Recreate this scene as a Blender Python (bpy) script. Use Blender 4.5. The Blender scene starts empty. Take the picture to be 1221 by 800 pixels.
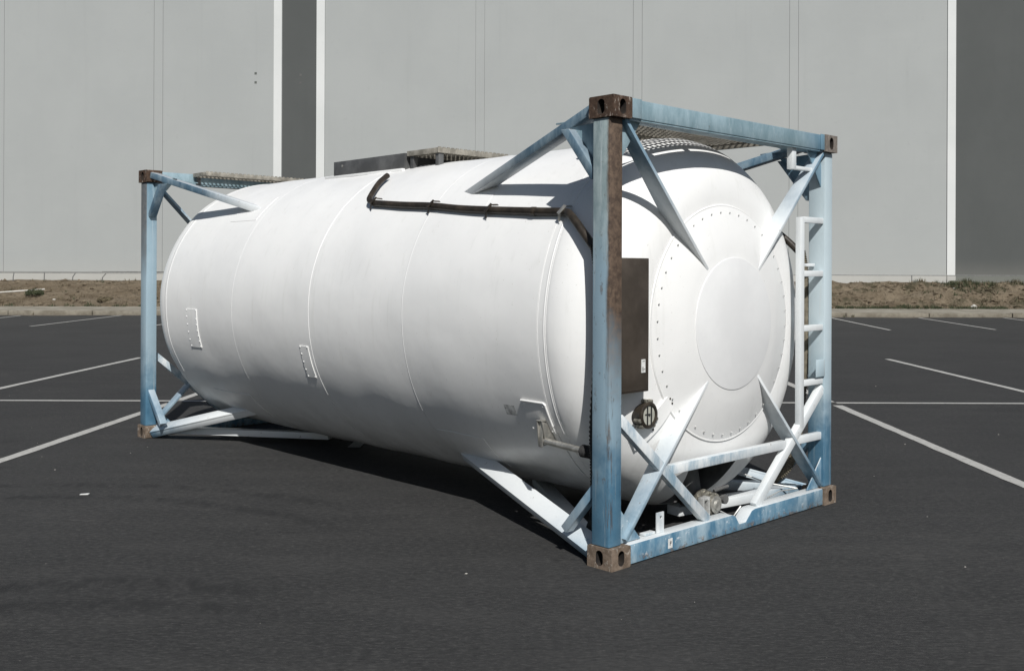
import bpy, bmesh, math, random
from mathutils import Vector, Matrix, noise
random.seed(7)
SC = bpy.context.scene
COL = SC.collection

# ------------------------------------------------------------------ camera, sky, sun, exposure
ROLL = 0.004
cam_d = bpy.data.cameras.new("camera")
cam = bpy.data.objects.new("camera", cam_d); COL.objects.link(cam)
cam_d.sensor_fit = 'HORIZONTAL'; cam_d.sensor_width = 36.0
cam_d.lens = 36.0 * 1199.62 / 1221.0
cam_d.shift_y = -76.94 / 1221.0
cam_d.clip_start = 0.05; cam_d.clip_end = 2000
cam.matrix_world = Matrix.Translation((0, 0, 1.6297)) @ Matrix.Rotation(math.radians(90), 4, 'X') @ Matrix.Rotation(ROLL, 4, 'Z')
SC.camera = cam

YAW = 0.7647                                    # the container's front stands at this angle to the view
LIGHT_LOCAL = Vector((0.595, 0.87, -1.0))         # way the sunlight travels, in the container's axes
light_dir = (Matrix.Rotation(YAW, 3, 'Z') @ LIGHT_LOCAL).normalized()
sun_dir = -light_dir
w = bpy.data.worlds.new("World"); SC.world = w; w.use_nodes = True
nt = w.node_tree; nt.nodes.clear()
sky = nt.nodes.new('ShaderNodeTexSky'); sky.sky_type = 'NISHITA'; sky.sun_disc = False
sky.sun_elevation = math.asin(sun_dir.z); sky.sun_rotation = math.atan2(sun_dir.x, sun_dir.y)
bg = nt.nodes.new('ShaderNodeBackground'); bg.inputs['Strength'].default_value = 0.05
out = nt.nodes.new('ShaderNodeOutputWorld')
nt.links.new(sky.outputs[0], bg.inputs[0]); nt.links.new(bg.outputs[0], out.inputs[0])
sun_d = bpy.data.lights.new("sun", 'SUN'); sun_d.energy = 5.0; sun_d.angle = math.radians(0.5); sun_d.color = (1, 0.985, 0.955)
sun = bpy.data.objects.new("sun", sun_d); COL.objects.link(sun)
sun.rotation_euler = light_dir.to_track_quat('-Z', 'Y').to_euler()
SC.view_settings.view_transform = 'Standard'; SC.view_settings.look = 'None'
SC.view_settings.exposure = -0.07; SC.view_settings.gamma = 1.0

# ------------------------------------------------------------------ node helpers
class NB:
    def __init__(s, name):
        s.m = bpy.data.materials.new(name); s.m.use_nodes = True
        s.t = s.m.node_tree; s.b = s.t.nodes['Principled BSDF']
    def n(s, typ, **kw):
        nd = s.t.nodes.new(typ)
        for k, v in kw.items(): setattr(nd, k, v)
        return nd
    def put(s, inp, v):
        if hasattr(v, 'is_linked') or isinstance(v, bpy.types.NodeSocket): s.t.links.new(v, inp)
        else:
            if isinstance(v, tuple) and len(v) == 3 and inp.type == 'RGBA': v = v + (1,)
            inp.default_value = v
    def math(s, op, a, b=None, c=None, clamp=False):
        nd = s.n('ShaderNodeMath', operation=op, use_clamp=clamp)
        s.put(nd.inputs[0], a)
        if b is not None: s.put(nd.inputs[1], b)
        if c is not None: s.put(nd.inputs[2], c)
        return nd.outputs[0]
    def vmath(s, op, a, b=None):
        nd = s.n('ShaderNodeVectorMath', operation=op); s.put(nd.inputs[0], a)
        if b is not None: s.put(nd.inputs[1], b)
        return nd.outputs['Value'] if op in ('LENGTH', 'DISTANCE', 'DOT_PRODUCT') else nd.outputs[0]
    def coords(s):
        return s.n('ShaderNodeTexCoord').outputs['Object']
    def world(s):
        return s.n('ShaderNodeNewGeometry').outputs['Position']
    def sep(s, v):
        nd = s.n('ShaderNodeSeparateXYZ'); s.put(nd.inputs[0], v); return nd.outputs
    def comb(s, x, y, z):
        nd = s.n('ShaderNodeCombineXYZ'); s.put(nd.inputs[0], x); s.put(nd.inputs[1], y); s.put(nd.inputs[2], z); return nd.outputs[0]
    def scale(s, v, sc):
        nd = s.n('ShaderNodeMapping'); s.put(nd.inputs[0], v); nd.inputs['Scale'].default_value = sc; return nd.outputs[0]
    def noise(s, v, scale=5.0, detail=4.0, rough=0.55, dist=0.0):
        nd = s.n('ShaderNodeTexNoise'); s.put(nd.inputs['Vector'], v)
        nd.inputs['Scale'].default_value = scale; nd.inputs['Detail'].default_value = detail
        nd.inputs['Roughness'].default_value = rough; nd.inputs['Distortion'].default_value = dist
        return nd.outputs[0]
    def ramp(s, v, a, b):
        nd = s.n('ShaderNodeMapRange', interpolation_type='SMOOTHSTEP')
        s.put(nd.inputs[0], v); nd.inputs[1].default_value = a; nd.inputs[2].default_value = b
        return nd.outputs[0]
    def mix(s, f, a, b):
        nd = s.n('ShaderNodeMix', data_type='RGBA'); s.put(nd.inputs[0], f)
        s.put(nd.inputs[6], a); s.put(nd.inputs[7], b); return nd.outputs[2]
    def bump(s, h, strength=0.3, dist=0.01):
        nd = s.n('ShaderNodeBump'); nd.inputs['Strength'].default_value = strength; nd.inputs['Distance'].default_value = dist
        s.put(nd.inputs['Height'], h); s.t.links.new(nd.outputs[0], s.b.inputs['Normal'])
    def done(s, col, rough=0.5, metal=0.0, spec=0.5):
        s.put(s.b.inputs['Base Color'], col); s.put(s.b.inputs['Roughness'], rough); s.put(s.b.inputs['Metallic'], metal)
        s.put(s.b.inputs['Specular IOR Level'], spec)
        return s.m

def simple(name, c0, c1, scale=8, rough=0.6, metal=0.0, bump=0.0, bscale=60, spec=0.4, detail=5):
    k = NB(name); v = k.coords()
    f = k.ramp(k.noise(v, scale, detail, 0.6), 0.35, 0.68)
    if bump: k.bump(k.noise(v, bscale, 3), bump, 0.004)
    return k.done(k.mix(f, c0, c1), rough, metal, spec)

# ---- materials of the container
def mat_white():
    k = NB("white_cladding_paint"); v = k.coords()
    x, y, z = k.sep(v)
    f = k.noise(v, 1.3, 5, 0.6)
    col = k.mix(k.ramp(f, 0.3, 0.75), (0.795, 0.79, 0.772), (0.735, 0.733, 0.72))
    st = k.noise(k.scale(v, (9, 9, 0.6)), 1.6, 5, 0.65)           # faint run marks
    col = k.mix(k.math('MULTIPLY', k.ramp(st, 0.54, 0.76), 0.34), col, (0.60, 0.60, 0.57))
    sp = k.noise(v, 55, 2, 0.5)
    col = k.mix(k.math('MULTIPLY', k.ramp(sp, 0.70, 0.76), 0.35), col, (0.45, 0.43, 0.38))
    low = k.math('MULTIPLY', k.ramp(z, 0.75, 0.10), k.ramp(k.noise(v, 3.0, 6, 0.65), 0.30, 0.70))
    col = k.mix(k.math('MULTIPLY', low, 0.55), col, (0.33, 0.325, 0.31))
    h = k.math('ADD', k.math('MULTIPLY', k.noise(v, 2.2, 3), 1.0), k.math('MULTIPLY', k.noise(v, 90, 2), 0.02))
    k.bump(h, 0.25, 0.02)
    rough = k.math('ADD', 0.30, k.math('MULTIPLY', k.noise(v, 6, 4), 0.18))
    return k.done(col, rough, 0, 0.45)
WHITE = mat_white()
DISC = simple("disc_paint", (0.69, 0.69, 0.685), (0.755, 0.755, 0.748), 2.2, 0.55, 0, 0.08, 40)
GREYC = simple("recess_grey", (0.07, 0.07, 0.068), (0.13, 0.13, 0.125), 6, 0.7)

def mat_frame(name, mode):
    k = NB(name); v = k.coords(); x, y, z = k.sep(v)
    ax = k.math('ABSOLUTE', x); ay = k.math('ABSOLUTE', y)
    dx = k.math('SUBTRACT', 1.219, ax); dy = k.math('SUBTRACT', 3.029, ay)
    n1 = k.noise(v, 3.0, 6, 0.65); n2 = k.noise(k.scale(v, (6, 6, 2.2)), 1.3, 7, 0.72); n3 = k.noise(v, 24, 5, 0.7)
    blue = k.mix(k.ramp(n1, 0.3, 0.7), (0.055, 0.145, 0.228), (0.105, 0.222, 0.318))
    pale = (0.43, 0.53, 0.575); white = (0.68, 0.70, 0.70); teal = (0.165, 0.25, 0.285)
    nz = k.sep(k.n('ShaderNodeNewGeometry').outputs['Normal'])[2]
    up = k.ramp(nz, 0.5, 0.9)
    if mode == 'strut_top': blue = k.mix(k.ramp(n1, 0.3, 0.7), (0.040, 0.088, 0.135), (0.085, 0.155, 0.215))  # blue darkened to paint in the shade under the top struts
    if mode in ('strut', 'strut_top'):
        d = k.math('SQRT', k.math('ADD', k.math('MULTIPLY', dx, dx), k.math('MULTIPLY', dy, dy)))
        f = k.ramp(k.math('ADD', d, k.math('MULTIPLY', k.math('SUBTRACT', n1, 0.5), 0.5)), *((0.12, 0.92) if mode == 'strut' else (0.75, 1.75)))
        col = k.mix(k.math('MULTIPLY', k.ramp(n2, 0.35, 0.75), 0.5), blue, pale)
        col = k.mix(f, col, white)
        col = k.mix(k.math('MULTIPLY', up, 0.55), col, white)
        rustf = k.math('MULTIPLY', k.ramp(n3, 0.63, 0.70), 0.6)
    elif mode == 'diagonal':
        col = k.mix(k.ramp(n2, 0.30, 0.66), k.mix(0.35, blue, pale), white)
        rx = k.ramp(x, -0.2, 0.5)
        col = k.mix(k.math('MULTIPLY', rx, 0.85), col, white)
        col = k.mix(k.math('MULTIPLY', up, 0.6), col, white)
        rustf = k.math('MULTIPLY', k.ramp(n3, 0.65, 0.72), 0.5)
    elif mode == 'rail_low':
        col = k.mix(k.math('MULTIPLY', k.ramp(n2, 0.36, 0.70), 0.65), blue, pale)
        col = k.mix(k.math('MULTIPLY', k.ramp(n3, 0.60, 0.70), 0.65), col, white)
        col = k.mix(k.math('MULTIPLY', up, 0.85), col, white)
        edge = k.math('MULTIPLY', k.ramp(z, 0.055, 0.02), k.ramp(n3, 0.5, 0.6))
        rustf = k.math('MULTIPLY', edge, 0.7)
    elif mode == 'rail_top':
        col = k.mix(k.ramp(n2, 0.30, 0.70), teal, (0.30, 0.40, 0.445))
        col = k.mix(k.math('MULTIPLY', k.ramp(k.noise(k.scale(v, (26, 26, 5.0)), 1.0, 6, 0.75), 0.57, 0.75), 0.4), col, (0.62, 0.68, 0.69))
        col = k.mix(k.math('MULTIPLY', k.ramp(dx, 0.5, 0.2), k.math('MULTIPLY', k.ramp(x, 0.3, 0.8), 0.6)), col, blue)
        rustf = k.math('MULTIPLY', k.ramp(n3, 0.64, 0.74), 0.5)
    else:                                                             # corner posts
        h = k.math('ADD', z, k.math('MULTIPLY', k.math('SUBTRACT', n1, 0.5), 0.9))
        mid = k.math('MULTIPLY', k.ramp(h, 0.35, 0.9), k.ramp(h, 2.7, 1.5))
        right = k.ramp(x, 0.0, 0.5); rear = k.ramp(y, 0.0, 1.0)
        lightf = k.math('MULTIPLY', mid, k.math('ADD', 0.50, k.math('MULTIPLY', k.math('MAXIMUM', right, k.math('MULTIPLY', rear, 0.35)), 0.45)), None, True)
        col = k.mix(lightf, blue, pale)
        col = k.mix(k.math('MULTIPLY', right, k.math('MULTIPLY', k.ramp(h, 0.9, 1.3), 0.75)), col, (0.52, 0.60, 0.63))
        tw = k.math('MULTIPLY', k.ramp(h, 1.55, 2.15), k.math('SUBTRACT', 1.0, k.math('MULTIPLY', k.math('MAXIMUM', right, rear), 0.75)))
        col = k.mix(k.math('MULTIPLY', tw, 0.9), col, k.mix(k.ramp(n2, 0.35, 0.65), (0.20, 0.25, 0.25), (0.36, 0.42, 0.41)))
        # long scratches and rust runs
        col = k.mix(k.math('MULTIPLY', k.ramp(k.noise(k.scale(v, (40, 40, 1.2)), 1.0, 5, 0.7), 0.56, 0.70), 0.6), col, (0.50, 0.55, 0.56))
        near = k.math('MULTIPLY', k.math('SUBTRACT', 1.0, right), k.math('SUBTRACT', 1.0, rear))
        front = k.ramp(k.math('ADD', y, k.math('MULTIPLY', k.math('SUBTRACT', n2, 0.5), 0.05)), -2.970, -2.995)
        hf = k.ramp(k.math('ADD', z, k.math('MULTIPLY', k.math('SUBTRACT', n1, 0.5), 0.8)), 0.85, 1.45)
        r1 = k.math('MULTIPLY', k.math('MULTIPLY', near, front), k.math('MULTIPLY', hf, k.ramp(n2, 0.08, 0.34)))
        rl = k.math('MULTIPLY', rear, k.math('MULTIPLY', k.ramp(k.math('ABSOLUTE', x), 1.200, 1.208), k.ramp(h, 1.4, 2.2)))
        edge = k.math('MULTIPLY', k.math('MULTIPLY', near, k.ramp(y, -2.965, -2.985)), k.math('MULTIPLY', k.ramp(x, -1.165, -1.19), k.ramp(k.noise(k.scale(v, (50, 50, 5)), 1.0, 5, 0.7), 0.50, 0.60)))
        drops = k.math('MULTIPLY', near, k.ramp(k.noise(k.scale(v, (25, 25, 9)), 1.0, 5, 0.75), 0.59, 0.66))
        rustf = k.math('MAXIMUM', k.math('MAXIMUM', r1, k.math('MULTIPLY', rl, 0.7)), k.math('MAXIMUM', k.math('MULTIPLY', edge, 0.7), k.math('MULTIPLY', drops, 0.6)))
    rust = k.mix(k.ramp(n3, 0.35, 0.65), (0.055, 0.036, 0.025), (0.125, 0.085, 0.058))
    col = k.mix(rustf, col, rust)
    k.bump(k.math('ADD', k.noise(v, 70, 3), k.math('MULTIPLY', rustf, 0.5)), 0.18, 0.003)
    return k.done(col, k.math('ADD', 0.33, k.math('MULTIPLY', rustf, 0.4)), 0, 0.5)
STRUT = mat_frame("strut_paint", 'strut'); STRUTT = mat_frame("top_strut_shaded_paint", 'strut_top'); DIAG = mat_frame("diagonal_paint", 'diagonal')
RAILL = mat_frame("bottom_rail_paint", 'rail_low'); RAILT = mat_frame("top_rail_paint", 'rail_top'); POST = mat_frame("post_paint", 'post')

def mat_casting(name, a, b, c):
    k = NB(name); v = k.coords()
    n = k.noise(v, 18, 6, 0.7); n2 = k.noise(k.scale(v, (30, 30, 14)), 1.4, 5, 0.7)
    col = k.mix(k.ramp(n, 0.32, 0.68), a, b)
    col = k.mix(k.math('MULTIPLY', k.ramp(n2, 0.57, 0.66), 0.8), col, c)
    k.bump(k.noise(v, 60, 5, 0.7), 0.5, 0.006)
    return k.done(col, 0.8, 0, 0.25)
CAST_T = mat_casting("rusty_casting", (0.040, 0.025, 0.018), (0.095, 0.060, 0.041), (0.42, 0.37, 0.32))
CAST_B = mat_casting("dusty_rusty_casting", (0.115, 0.085, 0.062), (0.215, 0.165, 0.125), (0.42, 0.38, 0.33))
CAST_G = mat_casting("grey_casting", (0.13, 0.115, 0.10), (0.22, 0.19, 0.165), (0.32, 0.28, 0.25))
HOLE = simple("casting_inside_shade", (0.012, 0.010, 0.009), (0.03, 0.022, 0.016), 20, 0.9)  # near-black colour stands in for the shade inside the hollow castings
GRATE = simple("weathered_grating", (0.20, 0.185, 0.155), (0.36, 0.335, 0.285), 14, 0.6, 0.25, 0.2, 80)
PLATE = simple("grey_spill_box_metal", (0.085, 0.085, 0.085), (0.15, 0.15, 0.148), 5, 0.5, 0.3, 0.2, 60)
PIPE = simple("brown_drain_pipe", (0.018, 0.014, 0.010), (0.048, 0.037, 0.026), 12, 0.5, 0.0, 0.25, 60)
HOSE = simple("black_corrugated_hose", (0.010, 0.010, 0.010), (0.03, 0.028, 0.024), 20, 0.6)
HOSEB = simple("brown_corrugated_hose", (0.10, 0.085, 0.06), (0.17, 0.15, 0.11), 20, 0.7)
BOX = simple("brown_document_box_paint", (0.042, 0.033, 0.025), (0.066, 0.053, 0.042), 5, 0.55, 0, 0.12, 70)
STEEL = simple("dull_stainless", (0.34, 0.33, 0.30), (0.55, 0.53, 0.48), 30, 0.42, 0.7, 0.2, 60)
BRASS = simple("weathered_valve_metal", (0.16, 0.15, 0.125), (0.40, 0.38, 0.32), 45, 0.42, 0.6, 0.3, 70)
DIAL = simple("dial_face", (0.36, 0.36, 0.31), (0.52, 0.51, 0.45), 9, 0.5)
BLACK = simple("black_rubber", (0.012, 0.012, 0.012), (0.03, 0.03, 0.03), 12, 0.7)
STICK = simple("white_sticker", (0.62, 0.62, 0.60), (0.74, 0.74, 0.72), 30, 0.5)
INK = simple("sticker_ink", (0.05, 0.05, 0.05), (0.12, 0.11, 0.10), 60, 0.6)
WIRE = simple("pale_wire", (0.42, 0.42, 0.40), (0.6, 0.6, 0.58), 30, 0.45, 0.4)

# ------------------------------------------------------------------ mesh builder
class MB:
    def __init__(s): s.v = []; s.f = []; s.mi = []
    def add(s, vs, fs, mi=0):
        o = len(s.v); s.v += [Vector(p) for p in vs]
        for f in fs: s.f.append([o + i for i in f]); s.mi.append(mi)
        return s
    def hexa(s, p, mi=0):
        return s.add(p, [(0, 3, 2, 1), (4, 5, 6, 7), (0, 1, 5, 4), (1, 2, 6, 5), (2, 3, 7, 6), (3, 0, 4, 7)], mi)
    def box(s, a, b, mi=0):
        (x0, y0, z0), (x1, y1, z1) = a, b
        return s.hexa([(x0, y0, z0), (x1, y0, z0), (x1, y1, z0), (x0, y1, z0), (x0, y0, z1), (x1, y0, z1), (x1, y1, z1), (x0, y1, z1)], mi)
    def beam(s, p, q, wd, ht, up=(0, 0, 1), mi=0):
        p, q = Vector(p), Vector(q); d = (q - p).normalized(); up = Vector(up)
        sd = d.cross(up).normalized(); u = sd.cross(d).normalized()
        a, b = sd * wd / 2, u * ht / 2
        return s.hexa([p - a - b, p + a - b, p + a + b, p - a + b, q - a - b, q + a - b, q + a + b, q - a + b], mi)
    def prism(s, poly, off, mi=0):
        off = Vector(off); n = len(poly); a = [Vector(p) for p in poly]; b = [p + off for p in a]
        return s.add(a + b, [tuple(range(n))[::-1], tuple(range(n, 2 * n))] + [(i, (i + 1) % n, n + (i + 1) % n, n + i) for i in range(n)], mi)
    def tube(s, pts, r, n=12, mi=0, rfun=None):
        pts = [Vector(p) for p in pts]; m = len(pts); vs = []; fs = []
        t0 = (pts[1] - pts[0]).normalized()
        ref = Vector((0, 0, 1)) if abs(t0.z) < 0.9 else Vector((1, 0, 0))
        nrm = t0.cross(ref).normalized()
        for i, p in enumerate(pts):
            t = (pts[min(i + 1, m - 1)] - pts[max(i - 1, 0)]).normalized()
            nrm = (nrm - t * nrm.dot(t)).normalized(); bn = t.cross(nrm)
            rr = rfun(i) if rfun else r
            for k in range(n):
                a = 2 * math.pi * k / n
                vs.append(p + (nrm * math.cos(a) + bn * math.sin(a)) * rr)
        for i in range(m - 1):
            for k in range(n):
                fs.append((i * n + k, i * n + (k + 1) % n, (i + 1) * n + (k + 1) % n, (i + 1) * n + k))
        fs.append(tuple(range(n))[::-1]); fs.append(tuple(range((m - 1) * n, m * n)))
        return s.add(vs, fs, mi)
    def lathe(s, c, axis, prof, n=28, mi=0):
        """prof: (distance along axis, radius)"""
        c = Vector(c); ax = Vector(axis).normalized()
        ref = Vector((0, 0, 1)) if abs(ax.z) < 0.9 else Vector((1, 0, 0))
        u = ax.cross(ref).normalized(); v = ax.cross(u); vs = []; fs = []
        for (d, r) in prof:
            for k in range(n):
                a = 2 * math.pi * k / n
                vs.append(c + ax * d + (u * math.cos(a) + v * math.sin(a)) * r)
        for i in range(len(prof) - 1):
            for k in range(n):
                fs.append((i * n + k, i * n + (k + 1) % n, (i + 1) * n + (k + 1) % n, (i + 1) * n + k))
        fs.append(tuple(range(n))[::-1]); fs.append(tuple(range((len(prof) - 1) * n, len(prof) * n)))
        return s.add(vs, fs, mi)
    def mirror(s, sx, sy, cx=2.438, cy=6.058):
        for p in s.v:
            if sx: p.x = cx - p.x
            if sy: p.y = cy - p.y
        return s
    def build(s, name, mat, parent=None, bevel=0.0, smooth=35, off=(0, 0, 0), recalc=True):
        me = bpy.data.meshes.new(name)
        o3 = Vector(off)
        me.from_pydata([p + o3 for p in s.v], [], s.f)
        for mt in (mat if isinstance(mat, (list, tuple)) else [mat]): me.materials.append(mt)
        me.polygons.foreach_set('material_index', s.mi)
        bm = bmesh.new(); bm.from_mesh(me)
        if recalc: bmesh.ops.recalc_face_normals(bm, faces=bm.faces)
        if bevel:
            ed = [e for e in bm.edges if len(e.link_faces) == 2 and e.calc_face_angle() > 0.5]
            bmesh.ops.bevel(bm, geom=ed, offset=bevel, segments=2, profile=0.5, affect='EDGES', clamp_overlap=True)
        if smooth:
            lim = math.radians(smooth)
            for f in bm.faces: f.smooth = True
            for e in bm.edges: e.smooth = len(e.link_faces) == 2 and e.calc_face_angle() < lim
        bm.to_mesh(me); bm.free(); me.update()
        o = bpy.data.objects.new(name, me); COL.objects.link(o)
        if parent is not None: o.parent = parent
        return o

def empty(name, loc, rz=0.0):
    o = bpy.data.objects.new(name, None); COL.objects.link(o); o.location = loc; o.rotation_euler = (0, 0, rz)
    o.empty_display_size = 0.3
    return o
def tag(o, label=None, cat=None, group=None, kind=None):
    if label: o['label'] = label
    if cat: o['category'] = cat
    if group: o['group'] = group
    if kind: o['kind'] = kind
    return o

# ------------------------------------------------------------------ ground, markings
def mat_asphalt():
    k = NB("sealed_asphalt"); v = k.world()
    big = k.noise(v, 0.35, 5, 0.6); mid = k.noise(k.scale(v, (0.7, 2.2, 1)), 1.5, 6, 0.65); fine = k.noise(k.scale(v, (22, 60, 1)), 1.0, 5, 0.85)
    sweep = k.noise(k.scale(v, (0.8, 9, 1)), 1.0, 6, 0.7, 0.6)
    col = k.mix(k.ramp(big, 0.3, 0.7), (0.0255, 0.0254, 0.0253), (0.034, 0.0338, 0.0335))
    col = k.mix(k.math('MULTIPLY', k.ramp(mid, 0.42, 0.70), 0.5), col, (0.047, 0.046, 0.0445))
    col = k.mix(k.math('MULTIPLY', k.ramp(sweep, 0.56, 0.78), 0.32), col, (0.028, 0.028, 0.028))
    col = k.mix(k.math('MULTIPLY', k.ramp(fine, 0.47, 0.66), 0.75), col, (0.074, 0.0725, 0.069))
    col = k.mix(k.math('MULTIPLY', k.ramp(fine, 0.46, 0.30), 0.7), col, (0.013, 0.013, 0.013))
    fine2 = k.noise(k.scale(v, (9, 30, 1)), 1.0, 6, 0.8)
    col = k.mix(k.math('MULTIPLY', k.ramp(fine2, 0.52, 0.66), 0.65), col, (0.016, 0.016, 0.016))
    dust = k.math('MULTIPLY', k.ramp(k.noise(v, 0.55, 6, 0.65), 0.55, 0.75), k.ramp(k.noise(k.scale(v, (5, 14, 1)), 1.0, 5, 0.75), 0.48, 0.66))
    col = k.mix(k.math('MULTIPLY', dust, 0.4), col, (0.105, 0.10, 0.092))
    col = k.mix(k.math('MULTIPLY', k.ramp(k.noise(v, 60, 2, 0.5), 0.72, 0.77), 0.5), col, (0.20, 0.19, 0.17))
    oil = k.ramp(k.noise(v, 0.9, 3, 0.5), 0.70, 0.78)
    col = k.mix(k.math('MULTIPLY', oil, 0.45), col, (0.018, 0.018, 0.018))
    # rubber scuffs left by turning tyres
    x, y, z = k.sep(v)
    jit = k.math('MULTIPLY', k.math('SUBTRACT', k.noise(v, 2.5, 4), 0.5), 0.12)
    for (cx, cy, r, wd, a) in ((-1.95, 2.9, 2.33, 0.16, 0.95), (-1.95, 2.9, 2.0, 0.12, 0.9), (-3.2, 4.2, 3.0, 0.10, 0.8), (-3.2, 4.2, 3.4, 0.10, 0.8)  ):
        d = k.math('ADD', k.vmath('DISTANCE', v, (cx, cy, 0.0)), jit)
        band = k.ramp(k.math('ABSOLUTE', k.math('SUBTRACT', d, r)), wd, wd * 0.3)
        band = k.math('MULTIPLY', band, k.ramp(x, -0.9, -1.5))
        band = k.math('MULTIPLY', band, k.ramp(k.noise(k.scale(v, (6, 3, 1)), 1.6, 5, 0.7), 0.38, 0.62))
        col = k.mix(k.math('MULTIPLY', band, a), col, (0.021, 0.021, 0.021))
    k.bump(k.math('ADD', fine, k.math('MULTIPLY', mid, 0.6)), 0.6, 0.008)
    return k.done(col, 0.82, 0, 0.25)
ASPH = mat_asphalt()
def mat_line():
    k = NB("worn_white_marking"); v = k.world()
    wear = k.noise(v, 16, 6, 0.7); cr = k.noise(k.scale(v, (6, 30, 1)), 1.0, 5, 0.7)
    col = k.mix(k.ramp(wear, 0.3, 0.7), (0.33, 0.325, 0.305), (0.45, 0.44, 0.415))
    col = k.mix(k.math('MAXIMUM', k.ramp(wear, 0.60, 0.67), k.math('MULTIPLY', k.ramp(cr, 0.60, 0.68), 0.7)), col, (0.09, 0.088, 0.083))
    return k.done(col, 0.7, 0, 0.3)
LINE = mat_line()
g = MB()
nx, ny = 2, 2
g.add([(-400, -200, 0), (400, -200, 0), (400, 500, 0), (-400, 500, 0)], [(0, 1, 2, 3)])
tag(g.build("car_park_ground", ASPH, smooth=0, recalc=False), kind='structure')

def line(a, b, wd=0.11):
    a = Vector((a[0], a[1], 0)); b = Vector((b[0], b[1], 0)); d = (b - a); L = d.length; d.normalize(); s = Vector((-d.y, d.x, 0))
    n = max(2, int(L / 0.15)); m = MB(); vs = []
    for i in range(n + 1):
        p = a + d * (L * i / n)
        w1 = wd / 2 * (1 + 0.16 * noise.noise(p * 3.1) + 0.12 * noise.noise(p * 11)); w2 = wd / 2 * (1 + 0.16 * noise.noise(p * 3.1 + Vector((9, 4, 2))))
        vs += [p + s * w1 + Vector((0, 0, .004)), p - s * w2 + Vector((0, 0, .004))]
    m.add(vs, [(2 * i, 2 * i + 1, 2 * i + 3, 2 * i + 2) for i in range(n)])
    o = m.build("parking_line", LINE, smooth=0, recalc=False)
    for p in o.data.polygons:
        if p.normal.z < 0: p.flip()
    return tag(o, kind='structure')
m0 = [((-4.52, 4.5), (-4.16, 12.25)), ((-1.45, 9.25), (-1.36, 12.25)), ((1.22, 8.0), (1.27, 12.3)), ((3.90, 4.2), (3.985, 12.30)), ((6.75, 5.0), (6.85, 12.35)), ((-7.2, 5.0), (-6.98, 12.2)),
      ((-7.0, 12.48), (-6.86, 18.6)), ((-4.15, 12.45), (-3.95, 18.6)), ((-1.36, 12.45), (-1.2, 18.65)), ((1.27, 12.45), (1.4, 18.7)), ((3.99, 12.5), (4.15, 18.8)), ((7.03, 12.55), (7.06, 18.91)),
      ((-13.67, 28.55), (-13.83, 36.0)), ((-16.60, 29.2), (-17.24, 36.0)), ((-10.36, 28.7), (-10.55, 36.0)), ((-7.2, 28.6), (-7.3, 36.0)), ((-4.1, 28.5), (-4.2, 36.0)), ((-1.0, 28.5), (-1.0, 36.0)),
      ((2.0, 28.4), (2.1, 36.0)), ((4.9, 28.4), (5.2, 36.0)), ((7.8, 28.4), (8.3, 36.1)), ((10.67, 28.38), (11.4, 36.0)), ((13.85, 28.8), (14.65, 36.3)), ((16.8, 29.0), (17.8, 36.4))]
for a, b in m0: line(a, b, 0.10 if a[1] > 13 else 0.09 if a[0] == -1.47 else 0.115)
line((-14, 12.40), (15, 12.62), 0.105)

# far setting: kerb, concrete strip, bank, building, all turned a little to the view
TH = 0.030
def W(x, y, z=0.0):
    X = x / (1 - TH * x / 45.0)
    return (X, y + TH * X, z)
def WB(m):
    for p in m.v: p[:] = W(p.x, p.y, p.z)
    return m
CONC = simple("dusty_concrete", (0.19, 0.17, 0.135), (0.27, 0.25, 0.208), 1.7, 0.85, 0, 0.3, 30)
def mat_kerbface():
    k = NB("kerb_concrete"); v = k.world()
    n = k.noise(v, 2.2, 6, 0.7)
    col = k.mix(k.ramp(n, 0.3, 0.7), (0.145, 0.128, 0.100), (0.245, 0.224, 0.182))
    col = k.mix(k.math('MULTIPLY', k.ramp(k.noise(v, 6, 5, 0.7), 0.58, 0.7), 0.6), col, (0.085, 0.073, 0.055))
    k.bump(k.noise(v, 20, 5), 0.4, 0.01)
    return k.done(col, 0.9, 0, 0.2)
KERB = mat_kerbface()
kerb = MB(); kerb.box((-60, 36.32, -0.02), (60, 36.5, 0.10)); WB(kerb)
kerb_o = tag(kerb.build("kerb", KERB, smooth=0), kind='structure')
for i in range(40):
    x0 = -60 + i * 3.0; j = random.uniform(-.012, .012); jj = random.uniform(-.01, .012)
    b = MB(); b.box((x0 + 0.012, 36.05 + j, -0.02), (x0 + 2.988, 36.318, 0.16 + jj)); WB(b)
    b.build("kerb_stone", KERB, kerb_o, bevel=0.02)
strip = MB()
N = 40
for i in range(N):
    x0 = -60 + i * 3.0
    strip.hexa([(x0 + .01, 36.325, 0.05), (x0 + 2.99, 36.325, 0.05), (x0 + 2.99, 38.2, 0.05), (x0 + .01, 38.2, 0.05), (x0 + .01, 36.325, 0.155), (x0 + 2.99, 36.325, 0.155), (x0 + 2.99, 38.2, 0.235), (x0 + .01, 38.2, 0.235)])
tag(WB(strip).build("concrete_strip", CONC, smooth=0), kind='structure')
# broken gravelly gutter in front of the kerb
gut = MB(); vs = []; fs = []
for i in range(601):
    x = -45 + i * 0.15; wdt = max(0.0, 0.22 + 0.6 * noise.noise(Vector((x * 0.33, 3.1, 0))) + 0.25 * noise.noise(Vector((x * 1.4, 8.1, 0))))
    vs += [(x, 36.03, 0.012), (x, 36.03 - wdt - 0.01, 0.005)]
gut.add(vs, [(2 * i, 2 * i + 1, 2 * i + 3, 2 * i + 2) for i in range(600)])
o = WB(gut).build("kerb_dirt", simple("kerb_dirt_grit", (0.10, 0.085, 0.066), (0.20, 0.172, 0.135), 5, 0.95), smooth=0, recalc=False)
for p in o.data.polygons:
    if p.normal.z < 0: p.flip()
tag(o, kind='structure')

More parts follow.
